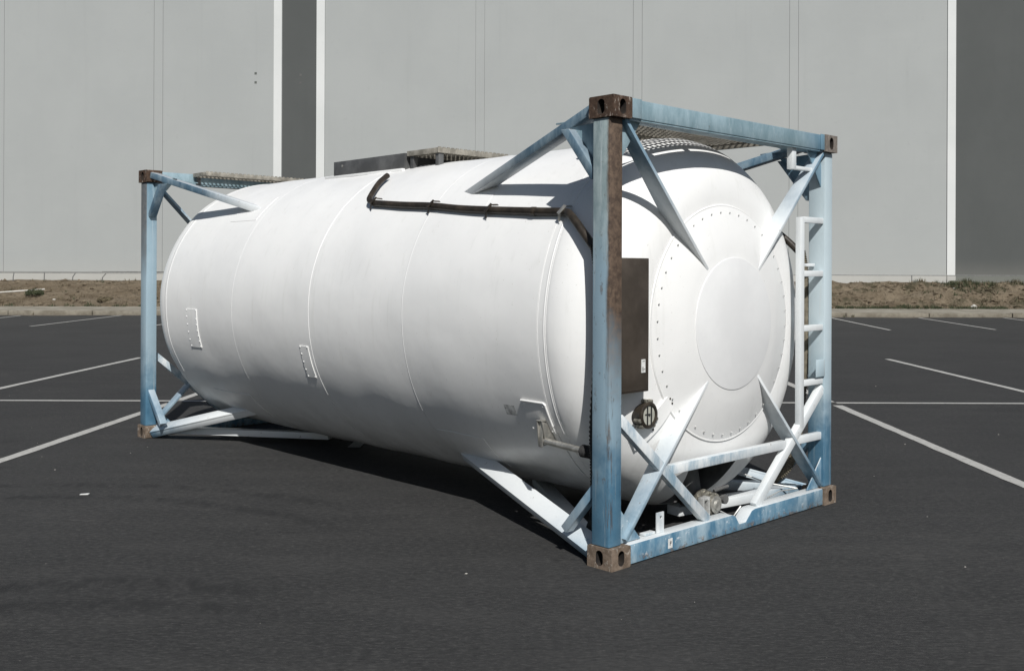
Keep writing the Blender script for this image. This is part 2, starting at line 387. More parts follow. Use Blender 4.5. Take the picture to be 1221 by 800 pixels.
def mat_dirt():
    k = NB("bank_soil"); v = k.world(); x, y, z = k.sep(v)
    n = k.noise(k.scale(v, (0.45, 1, 1.2)), 1.3, 7, 0.7); n2 = k.noise(v, 4.5, 7, 0.75); n3 = k.noise(k.scale(v, (0.25, 1, 2.5)), 1.2, 5, 0.65)
    col = k.mix(k.ramp(n, 0.3, 0.7), (0.180, 0.140, 0.095), (0.295, 0.240, 0.170))
    col = k.mix(k.math('MULTIPLY', k.ramp(n2, 0.50, 0.64), 0.6), col, (0.060, 0.046, 0.030))
    col = k.mix(k.math('MULTIPLY', k.ramp(n3, 0.52, 0.70), 0.55), col, (0.265, 0.222, 0.165))
    gr = k.math('MULTIPLY', k.ramp(k.noise(v, 0.9, 5, 0.7), 0.50, 0.62), k.ramp(x, 4.0, 14.0))
    col = k.mix(k.math('MULTIPLY', gr, 0.6), col, (0.058, 0.060, 0.034))
    k.bump(k.noise(v, 6, 7, 0.8), 1.0, 0.22)
    return k.done(col, 0.95, 0, 0.1)
DIRT = mat_dirt()
def bank_z(x, y):
    t = min(1, max(0, (y - 38.15) / 4.0)); s = t * t * (3 - 2 * t) * 0.75 + t * 0.25
    rough = 0.75 + 1.1 * min(1, max(0, (x + 4) / 14))
    p = Vector((x, y, 0))
    z = 0.20 + 0.93 * s
    env = min(1, t * 5) * (1 - 0.55 * min(1, max(0, t - .85) * 6))
    z += env * rough * (0.13 * noise.noise(p * 0.55) + 0.13 * noise.noise(p * 1.4 + Vector((5, 1, 0))) + 0.075 * noise.noise(p * 3.3) + 0.05 * noise.noise(p * 7.0))
    return z
bk = MB(); xs = [-46 + i * 0.125 for i in range(737)]; ys = [38.1 + j * 0.13 for j in range(32)] + [42.7, 43.4, 44.3, 45.4]
vs = [W(x, y, bank_z(x, y)) for y in ys for x in xs]
nxs = len(xs)
bk.add(vs, [(j * nxs + i, j * nxs + i + 1, (j + 1) * nxs + i + 1, (j + 1) * nxs + i) for j in range(len(ys) - 1) for i in range(nxs - 1)])
tag(bk.build("dirt_bank", DIRT, smooth=60, recalc=False), kind='structure')

# clods, weeds
def blob(m, c, r, sq=0.7):
    a = random.random() * 6.28
    vs = []
    for (x, y, z) in ((1, 0, 0), (0, 1, 0), (-1, 0, 0), (0, -1, 0), (0, 0, 1), (0, 0, -1)):
        k = r * random.uniform(0.6, 1.25)
        vs.append((c[0] + k * (x * math.cos(a) - y * math.sin(a)), c[1] + k * (x * math.sin(a) + y * math.cos(a)), c[2] + k * z * sq))
    m.add(vs, [(0, 1, 4), (1, 2, 4), (2, 3, 4), (3, 0, 4), (1, 0, 5), (2, 1, 5), (3, 2, 5), (0, 3, 5)])
cl = MB()
for i in range(4200):
    x = random.uniform(-26, 28); y = 38.2 + 4.3 * random.random() ** 1.3
    if x < 2 and random.random() < 0.45: continue
    blob(cl, W(x, y, bank_z(x, y) + 0.01), 0.025 + 0.13 * random.random() ** 3)
tag(cl.build("soil_clods", DIRT, smooth=0), 'loose clods of dry soil scattered over the bank', 'soil', kind='stuff')
WEEDG = simple("weed_green", (0.032, 0.040, 0.017), (0.062, 0.070, 0.034), 3, 0.8)
WEEDD = simple("dry_weed", (0.075, 0.06, 0.036), (0.14, 0.115, 0.07), 3, 0.85)
def blades(m, x, y, z, n, h, spread):
    for _ in range(n):
        a = random.random() * 6.28; r = spread * math.sqrt(random.random()); hh = h * random.uniform(0.5, 1.2)
        bx, by = x + r * math.cos(a), y + r * math.sin(a); lx, ly = random.uniform(-.5, .5) * hh, random.uniform(-.5, .5) * hh
        t = random.random() * 3.14; wx, wy = math.cos(t) * 0.018, math.sin(t) * 0.018
        m.add([(bx - wx, by - wy, z - .03), (bx + wx, by + wy, z - .03), (bx + lx, by + ly, z + hh)], [(0, 1, 2)])
wg = MB(); wd_ = MB()
for i in range(900):
    x = random.uniform(8, 22) if random.random() < .85 else random.uniform(-24, 8); y = 38.15 + abs(random.gauss(0, 0.22))
    if noise.noise(Vector((x * 0.7, 2, 0))) < -0.25 or x > 20 and random.random() < .6: continue
    p = W(x, y, bank_z(x, y)); blades(wg, *p, 9, 0.13, 0.10)
for i in range(520):
    x = random.uniform(16.5, 27); y = 41.4 + random.gauss(0, 0.5)
    if noise.noise(Vector((x * 0.9, 7, 0))) < -0.05: continue
    p = W(x, y, bank_z(x, y)); blades(wg if random.random() < .75 else wd_, *p, 9, 0.17, 0.12)
for i in range(1700):
    x = random.uniform(-26, 27); y = random.uniform(38.3, 42.4)
    if noise.noise(Vector((x * 0.8, y * 1.3, 4))) < 0.12: continue
    p = W(x, y, bank_z(x, y)); blades(wd_ if random.random() < .7 else wg, *p, 7, 0.12, 0.14)
for i in range(260):
    x = random.uniform(-45, 45); y = 36.0 - abs(random.gauss(0, .05))
    if noise.noise(Vector((x * 0.55, 12, 0))) < 0.25: continue
    p = W(x, y, 0.0); blades(wd_ if random.random() < .5 else wg, *p, 5, 0.12, 0.06)
tag(wg.build("green_weeds", WEEDG, smooth=0, recalc=False), 'low green weeds along the foot and crest of the bank', 'weeds', kind='stuff')
tag(wd_.build("dry_weeds", WEEDD, smooth=0, recalc=False), 'dry brown weeds scattered over the soil bank', 'weeds', kind='stuff')
def shrub(x, y, r, h, label, dry=False):
    m = MB(); p = W(x, y, bank_z(x, y)); root = empty("weed_shrub", p)
    for _ in range(420):
        a = random.random() * 6.28; rr = r * math.sqrt(random.random()); z = h * random.random() * (1 - 0.5 * (rr / r) ** 2)
        c = Vector((rr * math.cos(a), rr * math.sin(a), z)); d = Vector((random.uniform(-1, 1), random.uniform(-1, 1), random.uniform(-.6, 1))).normalized() * 0.05
        e = d.orthogonal().normalized() * 0.016
        m.add([c - d, c + e, c + d, c - e], [(0, 1, 2, 3)])
    m.build("foliage", WEEDD if dry else WEEDG, root, smooth=0, recalc=False)
    st = MB()
    for _ in range(6):
        a = random.random() * 6.28
        st.tube([(0, 0, -0.03), (r * .5 * math.cos(a), r * .5 * math.sin(a), h * .8)], 0.008, 5)
    st.build("stem", WEEDD, root)
    tag(root, label, 'shrub', 'weed shrubs on the soil bank')
shrub(13.0, 42.2, 0.22, 0.26, "small dark shrub on the bank's crest just right of the container")
shrub(18.45, 42.0, 0.28, 0.24, "green shrub on the crest below the white pilaster strip at right")
shrub(-18.9, 39.9, 0.35, 0.26, "dark shrub at left end of the bank beside the white pipe")
shrub(-15.9, 39.4, 0.30, 0.16, "dry tuft low on the bank left of the container's rear post", True)
shrub(22.3, 40.6, 0.35, 0.2, "dry tuft on the bank before the dark wall panel at right", True)

# rail fence of thin pipe along the crest
FENCE = simple("dark_fence_pipe", (0.15, 0.155, 0.155), (0.22, 0.22, 0.215), 9, 0.6, 0.3)
fr = empty("rail_fence", W(0, 43.0, 1.1), TH)
fm = MB(); fm.tube([(-45, 0, 0.375), (-20, 0.0, 0.375), (-17.2, 0, 0.37), (-8, 0, 0.385), (0, 0, 0.39), (17, 0, 0.405), (45, 0, 0.41)], 0.016, 8)
fm.build("rail", FENCE, fr)
fm = MB(); fm.tube([(-17.3, -0.03, 0.43), (-8, -0.03, 0.44), (-2, -.03, .43)], 0.014, 8); fm.build("rail", FENCE, fr)
for i, px in enumerate((-26.2, -24.9, -23.6, -22.3, -21.0, -19.72, -18.48, -17.22, -14.6, -13.3, -10.0, -6.2, -2.4, 1.4, 5.2, 9.0, 17.3, 24.8, 28.6)):
    ln = {-17.22: 0.20, -18.48: 0.14, -19.72: 0.01, -21.0: 0.04, 17.3: 0.0}.get(px, random.uniform(-.05, .2))
    pm = MB(); zb = bank_z(px, 43.0) - 1.1
    pm.tube([(px - ln * 0.6, 0, zb - 0.2), (px - ln * 0.4, 0, (zb + .36) / 2), (px + ln * 0.4, 0, 0.37 if px != 17.3 else 0.42)], 0.02, 7)
    pm.build("fence_post", FENCE, fr)
tag(fr, 'low thin pipe rail fence along the top of the dirt bank', 'fence')

# white plastic pipe on the left bank, pale rubble
def lie_pipe(name, a, b, r, mat, label, cat):
    m = MB(); pa = Vector(W(a[0], a[1], bank_z(*a) + r + .03)); pb = Vector(W(b[0], b[1], bank_z(*b) + r + .03))
    m.tube([pa, pa.lerp(pb, .5), pb], r, 10); o = m.build(name, mat); tag(o, label, cat)
lie_pipe("plastic_pipe", (-22.5, 39.7), (-18.75, 40.45), 0.035, simple("dirty_white_plastic", (0.40, 0.38, 0.34), (0.5, 0.48, 0.44), 4, 0.6), "long dirty white pipe lying on the left end of the bank", 'pipe')
RUB = simple("pale_rubble", (0.45, 0.43, 0.39), (0.6, 0.58, 0.53), 5, 0.85)
for (x, y, r, lb) in ((18.2, 41.3, 0.16, "pale concrete lump on the bank's crest below the thin pipe rail"), (17.9, 38.9, 0.11, "small pale stone low on the right bank above the green weeds"), (-17.9, 39.4, 0.055, "small pale stone beside the dark shrub on the left bank")):
    m = MB(); p = W(x, y, bank_z(x, y) + r * .3); bm = bmesh.new(); bmesh.ops.create_icosphere(bm, subdivisions=2, radius=r)
    for v in bm.verts: v.co *= 1 + 0.5 * noise.noise(v.co * 9 + Vector((x, y, 0))); v.co.z *= .7
    m.add([v.co + Vector(p) for v in bm.verts], [[v.index for v in f.verts] for f in bm.faces]); bm.free()
    tag(m.build("rubble_lump", RUB, smooth=0), lb, 'rubble', 'pale lumps on the soil bank')

# ------------------------------------------------------------------ warehouse of tilt-up panels
def mat_wall(name, c0, c1, dirt):
    k = NB(name); v = k.world(); x, y, z = k.sep(v)
    n = k.noise(k.scale(v, (1, 1, 0.8)), 0.35, 6, 0.6); n2 = k.noise(k.scale(v, (0.6, 1, 3.0)), 0.8, 5, 0.6)
    col = k.mix(k.ramp(n, 0.3, 0.7), c0, c1)
    col = k.mix(k.math('MULTIPLY', k.ramp(n2, 0.55, 0.75), 0.10), col, tuple(min(1, c * 1.13) for c in c1))
    col = k.mix(k.math('MULTIPLY', k.ramp(k.noise(v, 3.0, 4, 0.7), 0.62, 0.72), 0.16), col, dirt)
    col = k.mix(k.math('MULTIPLY', k.ramp(z, 2.4, 1.2), 0.12), col, (0.45, 0.42, 0.36))
    run = k.noise(k.scale(v, (3.0, 3.0, 0.12)), 1.0, 5, 0.7)
    col = k.mix(k.math('MULTIPLY', k.ramp(run, 0.54, 0.74), 0.13), col, dirt)
    k.bump(k.noise(v, 6, 4), 0.15, 0.01)
    return k.done(col, 0.85, 0, 0.25)
WALLG = mat_wall("grey_wall_paint", (0.320, 0.333, 0.328), (0.338, 0.351, 0.345), (0.25, 0.26, 0.256))
WALLW = mat_wall("white_wall_paint", (0.55, 0.565, 0.555), (0.61, 0.62, 0.61), (0.42, 0.42, 0.40))
WALLD = mat_wall("dark_grey_wall_paint", (0.076, 0.081, 0.079), (0.085, 0.090, 0.088), (0.062, 0.065, 0.064))
PLIN = mat_wall("plinth_paint", (0.35, 0.352, 0.335), (0.40, 0.40, 0.38), (0.28, 0.27, 0.245))
PLIND = mat_wall("dark_plinth_paint", (0.10, 0.11, 0.102), (0.115, 0.125, 0.115), (0.09, 0.09, 0.082))
HB = 15.0
bl = empty("warehouse", W(0, 45, 0))
def wpart(name, a, b, mat, bev=0.0, par=None):
    m = MB(); m.box(a, b); WB(m)
    c = Vector(W(0, 45, 0))
    for p in m.v: p -= c
    return m.build(name, mat, par or bl, bevel=bev, smooth=0)
segs = []
def panels(edges, mat):
    for a, b in edges: segs.append((a, b, mat))
joints = [-58.15, -51.1, -44.05, -37.0, -29.95, -22.95, -15.85]
wpart("wall_core", (-62, 45.045, 0.05), (62, 75, HB - 0.3), WALLG)
jw = 0.20; gap = 0.012
def gp(x0, x1, mat=WALLG, yo=0.0): segs.append((x0 + gap / 2, x1 - gap / 2, mat, yo))
prev = -62.0
for j in joints + [None]:
    if j is None: gp(prev, -10.69); break
    gp(prev, j - jw); gp(j - jw, j + jw); prev = j + jw
gp(-10.69, -10.32, WALLW, -0.05); gp(-10.32, -8.78, WALLD, 0.02); gp(-8.78, -8.40, WALLW, -0.05)
prev = -8.40
for j in (-1.465, 5.58, 12.575, None):
    if j is None: gp(prev, 19.43); break
    gp(prev, j - jw); gp(j - jw, j + jw); prev = j + jw
gp(19.43, 19.81, WALLW, -0.05); gp(19.81, 27.0, WALLD, 0.02); gp(27.0, 27.38, WALLW, -.05)
prev = 27.38
for j in (34.4, 41.5, 48.5, 55.6, None):
    if j is None: gp(prev, 62.0); break
    gp(prev, j - jw); gp(j - jw, j + jw); prev = j + jw
for (a, b, mt, yo) in segs:
    nm = "white_trim_strip" if mt is WALLW else "wall_panel" if b - a > 1 else "joint_strip"
    wpart(nm, (a, 45 + yo, 1.515), (b, 45.15, HB), mt)
    wpart("wall_base", (a - gap / 2 + .001, 44.97 + min(0, yo), 0.0), (b + gap / 2 - .001, 45.15, 1.50), PLIND if mt is WALLD else PLIN)
for (x, z) in ((-11.55, 10.3), (-11.55, 9.9), (-9.55, 10.25), (-9.55, 9.9)):
    wpart("anchor_patch", (x, 44.985 if x < -11 else 45.015, z), (x + 0.1, 45.05, z + 0.09), PLIND if x < -11 else GREYC)
tag(bl, 'large grey warehouse of tall concrete wall panels with white and dark strips', 'building')

# ------------------------------------------------------------------ tank container
OFF = (-1.219, -3.029, 0)
R3 = Matrix.Rotation(YAW, 3, 'Z')
corner = Vector((0.5459, 5.4496, 0.0))
root = empty("tank_container", corner + R3 @ Vector((1.219, 3.029, 0)), YAW)
tag(root, 'white cylindrical tank container in a rust-stained blue steel frame on the asphalt', 'tank container')
def P(m, name, mat, bevel=0.004, par=None, smooth=35, label=None, recalc=True):
    o = m.build(name, mat, par or root, bevel=bevel, smooth=smooth, off=OFF, recalc=recalc)
    if label: o['label'] = label
    return o
XC, ZC, RT = 1.219, 1.305, 1.20
L, WD, H = 6.058, 2.438, 2.591

def wob(p):
    q = Vector((p[0] * 1.1, p[1] * 0.9, p[2] * 1.1))
    return 0.008 * noise.noise(q * 1.1) + (0.0045 if p[2] > 1.0 else 0.0045 + 0.006 * min(1, (1.0 - p[2]) * 2)) * noise.noise(q * 2.6 + Vector((3, 7, 1))) + 0.0012 * noise.noise(q * 7.0)
def revolve(prof, n=176, closed=False, a0=0.0, a1=2 * math.pi, dent=True):
    """prof: list of (y, r); angle 0 = towards the left side (-X), pi/2 = up"""
    m = MB(); vs = []; full = abs(a1 - a0 - 2 * math.pi) < 1e-6; cnt = n if full else n + 1
    for (y, r) in prof:
        for k in range(cnt):
            a = a0 + (a1 - a0) * k / n
            p = Vector((XC - r * math.cos(a), y, ZC + r * math.sin(a)))
            if dent and r > 0.3:
                d = wob(p) * min(1, (r - .3) / .5); p.x -= d * math.cos(a); p.z += d * math.sin(a)
            vs.append(p)
    fs = []
    for i in range(len(prof) - 1):
        for k in range(cnt if full else n):
            k2 = (k + 1) % cnt
            fs.append((i * cnt + k, i * cnt + k2, (i + 1) * cnt + k2, (i + 1) * cnt + k))
    if closed:
        fs.append(tuple(range(cnt))[::-1]); fs.append(tuple(range((len(prof) - 1) * cnt, len(prof) * cnt)))
    return m.add(vs, fs)
YK, YR = 0.50, 0.12; RR = 0.745
def head_prof():
    pr = [(0.034, 0.10), (0.034, 0.20), (0.034, 0.40), (0.04, 0.43)]
    for i in range(1, 9):
        t = i / 8; r = 0.43 + (RR - 0.43) * t; pr.append((0.04 + (YR - 0.04) * t ** 1.35, r))
    pr[-1] = (YR, RR); pr.append((YR + 0.006, RR + 0.003)); 
    for i in range(1, 17):
        th = math.pi / 2 * i / 16
        pr.append((YK + .006 - (YK - YR) * math.cos(th), RR + .003 + (RT - RR - .003) * math.sin(th)))
    return pr
hp = head_prof()
# front head, closed so that the outlet recess can be cut out of it
hm = revolve(hp + [(0.524, RT), (0.60, RT - 0.02), (0.80, 1.0), (0.80, 0.02)], 160, closed=True)
head = P(hm, "head_cladding", [WHITE, GREYC], bevel=0, smooth=24)
cut = MB(); cut.prism([(0.92, -0.2, -0.05), (1.24, -0.2, -0.05), (1.24, -0.2, 0.22), (1.44, -0.2, 0.43), (0.92, -0.2, 0.43)], (0, 0.60, 0), 1)
cut_o = cut.build("cutter", [WHITE, GREYC], root, off=OFF, smooth=0)
md = head.modifiers.new("cut", 'BOOLEAN'); md.operation = 'DIFFERENCE'; md.solver = 'EXACT'; md.object = cut_o
bpy.context.view_layer.update()
dg = bpy.context.evaluated_depsgraph_get()
newme = bpy.data.meshes.new_from_object(head.evaluated_get(dg)); head.modifiers.clear(); head.data = newme
bpy.data.objects.remove(cut_o)
bm = bmesh.new(); bm.from_mesh(newme)
for f in bm.faces: f.smooth = True
for e in bm.edges: e.smooth = len(e.link_faces) == 2 and e.calc_face_angle() < math.radians(24)
bm.to_mesh(newme); bm.free()
# rear head
P(revolve([(L - y, r) for (y, r) in hp] + [(L - 0.53, RT)], 120), "rear_head_cladding", WHITE, bevel=0, smooth=24)
# barrel sheets between the seams
seams = [0.527, 0.60, 1.885, 3.055, 4.235, L - 0.53]
for i in range(len(seams) - 1):
    y0, y1 = seams[i], seams[i + 1]; st = 0.0015 if i % 2 else 0.0
    n = max(2, int((y1 - y0) / 0.08)); pr = [(y0 + .003, RT - .03), (y0 + .003, RT + st)] + [(y0 + (y1 - y0) * k / n, RT + st) for k in range(1, n)] + [(y1 - .003, RT + st), (y1 - .003, RT - .03)]
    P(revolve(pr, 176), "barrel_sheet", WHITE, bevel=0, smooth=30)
# raised seam beads: over the top from low on one side to low on the other
aLo = -math.asin((ZC - 0.665) / RT)
for y in (0.545, 0.598, 1.885, 3.055, 4.235, 5.50):
    h = 0.0024 if y not in (0.598,) else 0.0013
    pr = [(y - .005, RT - .004), (y - .003, RT + h * .7), (y, RT + h), (y + .004, RT + h * .8), (y + .020, RT - .004)]
    P(revolve(pr, 120, a0=aLo, a1=math.pi - aLo), "seam_bead", WHITE, bevel=0, smooth=60)
# flange bead round the bolted centre of the head, disc, rivets
pr = [(YR - .003, RR - .010), (YR - .0035, RR - .006), (YR - .0035, RR), (YR + .004, RR + .005)]
P(revolve(pr, 120, dent=False), "head_flange", WHITE, bevel=0, smooth=50)
P(revolve([(0.032, 0.410), (0.0335, 0.414), (0.045, 0.415)], 96, closed=True, dent=False), "end_disc", DISC, bevel=0, smooth=50)
def rivet_at(m, p, nrm, r=0.007, mi=0):
    m.lathe(p, nrm, [(-0.002, r), (0.002, r), (0.004, r * .6), (0.0048, r * .15)], 8, mi)
rv = MB()
for k in range(44):
    a = 2 * math.pi * k / 44 + .05; r = RR - 0.045
    rivet_at(rv, (XC - r * math.cos(a), YR - 0.022, ZC + r * math.sin(a)), (0, -1, 0), 0.005)
rvo = P(rv, "rivet_ring", simple("dull_rivets", (0.33, 0.33, 0.32), (0.62, 0.62, 0.60), 30, 0.5), bevel=0); rvo['kind'] = 'stuff'

# slabs that follow the barrel
def patch(y0, y1, a0, a1, t=0.004, name="cover_plate", mat=WHITE, rivets=None, skew=0.0, bead=0.0):
    m = MB(); na, nyy = 10, 4; vs = []
    def pt(y, a, r):
        p = Vector((XC - r * math.cos(a), y, ZC + r * math.sin(a))); d = wob(p); p.x -= d * math.cos(a); p.z += d * math.sin(a); return p
    for lay in (RT - .004, RT + t):
        for i in range(nyy + 1):
            for k in range(na + 1):
                a = a0 + (a1 - a0) * k / na
                vs.append(pt(y0 + (y1 - y0) * i / nyy + skew * (k / na), a, lay))
    S = (nyy + 1) * (na + 1); fs = []
    for i in range(nyy):
        for k in range(na):
            q = (i * (na + 1) + k, i * (na + 1) + k + 1, (i + 1) * (na + 1) + k + 1, (i + 1) * (na + 1) + k)
            fs += [q[::-1], tuple(S + j for j in q)]
    rim = [k for k in range(na + 1)] + [i * (na + 1) + na for i in range(1, nyy + 1)] + [nyy * (na + 1) + k for k in range(na - 1, -1, -1)] + [i * (na + 1) for i in range(nyy - 1, 0, -1)]
    for i in range(len(rim)): fs.append((rim[i], rim[(i + 1) % len(rim)], S + rim[(i + 1) % len(rim)], S + rim[i]))
    m.add(vs, fs); o = P(m, name, mat, bevel=0, smooth=30)
    if rivets or bead:
        r = MB()
        for (fy, fa) in rivets or []:
            y = y0 + (y1 - y0) * fy; a = a0 + (a1 - a0) * fa
            p = pt(y + skew * fa, a, RT + t); rivet_at(r, p, (-math.cos(a), 0, math.sin(a)), 0.008)
        if rivets: P(r, "rivet", WHITE, bevel=0, par=o)
        if bead:
            b = MB(); pts = []
            for (fy, fa) in ((0, 1), (0, .5), (0, 0)) if bead < 0 else ((1, 0), (1, .5), (1, 1), (.5, 1), (0, 1)):
                pts.append(pt(y0 + (y1 - y0) * fy + skew * fa, a0 + (a1 - a0) * fa, RT + t + .002))
            b.tube(pts, 0.006, 8); P(b, "weld_bead", WHITE, bevel=0, par=o)
    return o
def ang(z): return math.asin((z - ZC) / RT)
ro = [(0.06, f) for f in (0.03, .17, .31, .45, .6, .75, .97)] + [(0.94, f) for f in (0.03, .2, .4, .6, .8, .97)]
patch(4.885, 5.085, ang(0.93), ang(1.275), 0.006, rivets=ro)
patch(3.095, 3.215, ang(0.80), ang(1.045), 0.007, rivets=[(0.9, f) for f in (0.03, .25, .5, .75, .97)] + [(0.1, .03), (0.1, .97)])
pk = patch(0.615, 0.82, ang(0.66), ang(0.845), 0.006, rivets=[(0.1, .06), (0.9, .06), (0.1, .9), (0.9, .9)], bead=0)
b = MB(); zz = [0.69, 0.76, 0.845]
b.tube([(XC - RT * math.cos(ang(z)) - .008, y, z) for (y, z) in ((0.612, 0.70), (0.612, 0.78), (0.613, 0.835), (0.625, 0.845), (0.72, 0.846), (0.815, 0.847))], 0.006, 8)
P(b, "weld_bead", WHITE, bevel=0)
# pads under the side struts
for sx in (0, 1):
    for sy in (0, 1):
        pass
patch(1.33, 1.82, ang(2.02), ang(2.29), 0.003, "strut_pad")
patch(L - 1.75, L - 1.30, ang(2.06), ang(2.27), 0.003, "strut_pad")
patch(1.36, 1.85, -ang(2.29) * 1.0 - 0.02, -ang(2.08), 0.004, "strut_pad")
patch(L - 1.62, L - 0.95, -ang(2.30), -ang(2.08), 0.004, "strut_pad")
# worn sticker low on the barrel
st = patch(0.905, 1.0, ang(0.735), ang(0.80), 0.0015, "worn_sticker", simple("torn_sticker", (0.30, 0.30, 0.29), (0.62, 0.62, 0.60), 26, 0.7))

# ---- frame
def casting(sx, sy, top):
    m = MB(); z0 = H - 0.118 if top else 0.0; X, Y, Z = 0.162, 0.178, 0.118; c = 0.010
    def face(o, u, v, n, ulen, vlen, hw, hh, depth):
        """a face with a stadium hole: o corner, u/v unit directions, n inwards"""
        o, u, v, n = map(Vector, (o, u, v, n)); cu, cv = ulen / 2, vlen / 2; K = 24; loop = []; outer = []
        for k in range(K):
            a = 2 * math.pi * (k + .5) / K; ca, sa = math.cos(a), math.sin(a)
            loop.append((cu + hw * ca, cv + (hh - hw) * (1 if sa > 0 else -1) + hw * sa))
            t = min(cu / max(abs(ca), 1e-6), cv / max(abs(sa), 1e-6)); outer.append([cu + ca * t, cv + sa * t])
        for tu, tv in ((0, 0), (ulen, 0), (ulen, vlen), (0, vlen)):
            k = min(range(K), key=lambda i: (outer[i][0] - tu) ** 2 + (outer[i][1] - tv) ** 2); outer[k] = [tu, tv]
        vs = [o + u * a + v * b for a, b in outer] + [o + u * a + v * b for a, b in loop] + [o + u * a + v * b + n * depth for a, b in loop]
        fs = [(k, (k + 1) % K, K + (k + 1) % K, K + k) for k in range(K)]
        m.add(vs, fs, 0)
        m.add(vs[K:], [(k, (k + 1) % K, K + (k + 1) % K, K + k) for k in range(K)] + [tuple(range(K, 2 * K))], 1)
        for i in range(K): m.mi[-1 - i - 1] = 0 if False else 1
    face((0, 0, z0), (1, 0, 0), (0, 0, 1), (0, 1, 0), X, Z, 0.026, 0.042, 0.14)
    face((0, 0, z0), (0, 1, 0), (0, 0, 1), (1, 0, 0), Y, Z, 0.026, 0.042, 0.046)
    m.add([(X, 0, z0), (X, Y, z0), (X, Y, z0 + Z), (X, 0, z0 + Z)], [(0, 1, 2, 3)])
    m.add([(0, Y, z0), (X, Y, z0), (X, Y, z0 + Z), (0, Y, z0 + Z)], [(0, 1, 2, 3)])
    m.add([(0, 0, z0), (X, 0, z0), (X, Y, z0), (0, Y, z0)], [(0, 1, 2, 3)])
    m.add([(0, 0, z0 + Z), (X, 0, z0 + Z), (X, Y, z0 + Z), (0, Y, z0 + Z)], [(0, 1, 2, 3)])
    m.mirror(sx, sy)
    # weld the shared edges, round the outer ones
    bm_me = bpy.data.meshes.new("t"); bm_me.from_pydata(m.v, [], m.f); bm_me.polygons.foreach_set('material_index', m.mi)
    bm = bmesh.new(); bm.from_mesh(bm_me); bpy.data.meshes.remove(bm_me)
    bmesh.ops.remove_doubles(bm, verts=bm.verts, dist=1e-5)
    bmesh.ops.recalc_face_normals(bm, faces=bm.faces)
    ed = []
    for e in bm.edges:
        if len(e.link_faces) == 2 and e.calc_face_angle() > 1.2:
            a, b = e.verts
            def onb(p):
                x = WD - p.x if sx else p.x; y = L - p.y if sy else p.y
                return min(x, y, X - x, Y - y) > -1e-4 and (x < 1e-4 or y < 1e-4 or x > X - 1e-4 or y > Y - 1e-4)
            if onb(a.co) and onb(b.co) and e.link_faces[0].material_index == 0 and e.link_faces[1].material_index == 0: ed.append(e)
    bmesh.ops.bevel(bm, geom=ed, offset=0.009, segments=3, profile=0.5, affect='EDGES', clamp_overlap=True)
    for f in bm.faces: f.smooth = True
    for e in bm.edges: e.smooth = len(e.link_faces) == 2 and e.calc_face_angle() < 0.6
    bmesh.ops.translate(bm, verts=bm.verts, vec=OFF)
    me = bpy.data.meshes.new("corner_casting"); bm.to_mesh(me); bm.free()
    mt = (CAST_G if sx else CAST_T) if top else CAST_B
    me.materials.append(mt); me.materials.append(HOLE)
    o = bpy.data.objects.new("corner_casting", me); COL.objects.link(o); o.parent = root
    return o
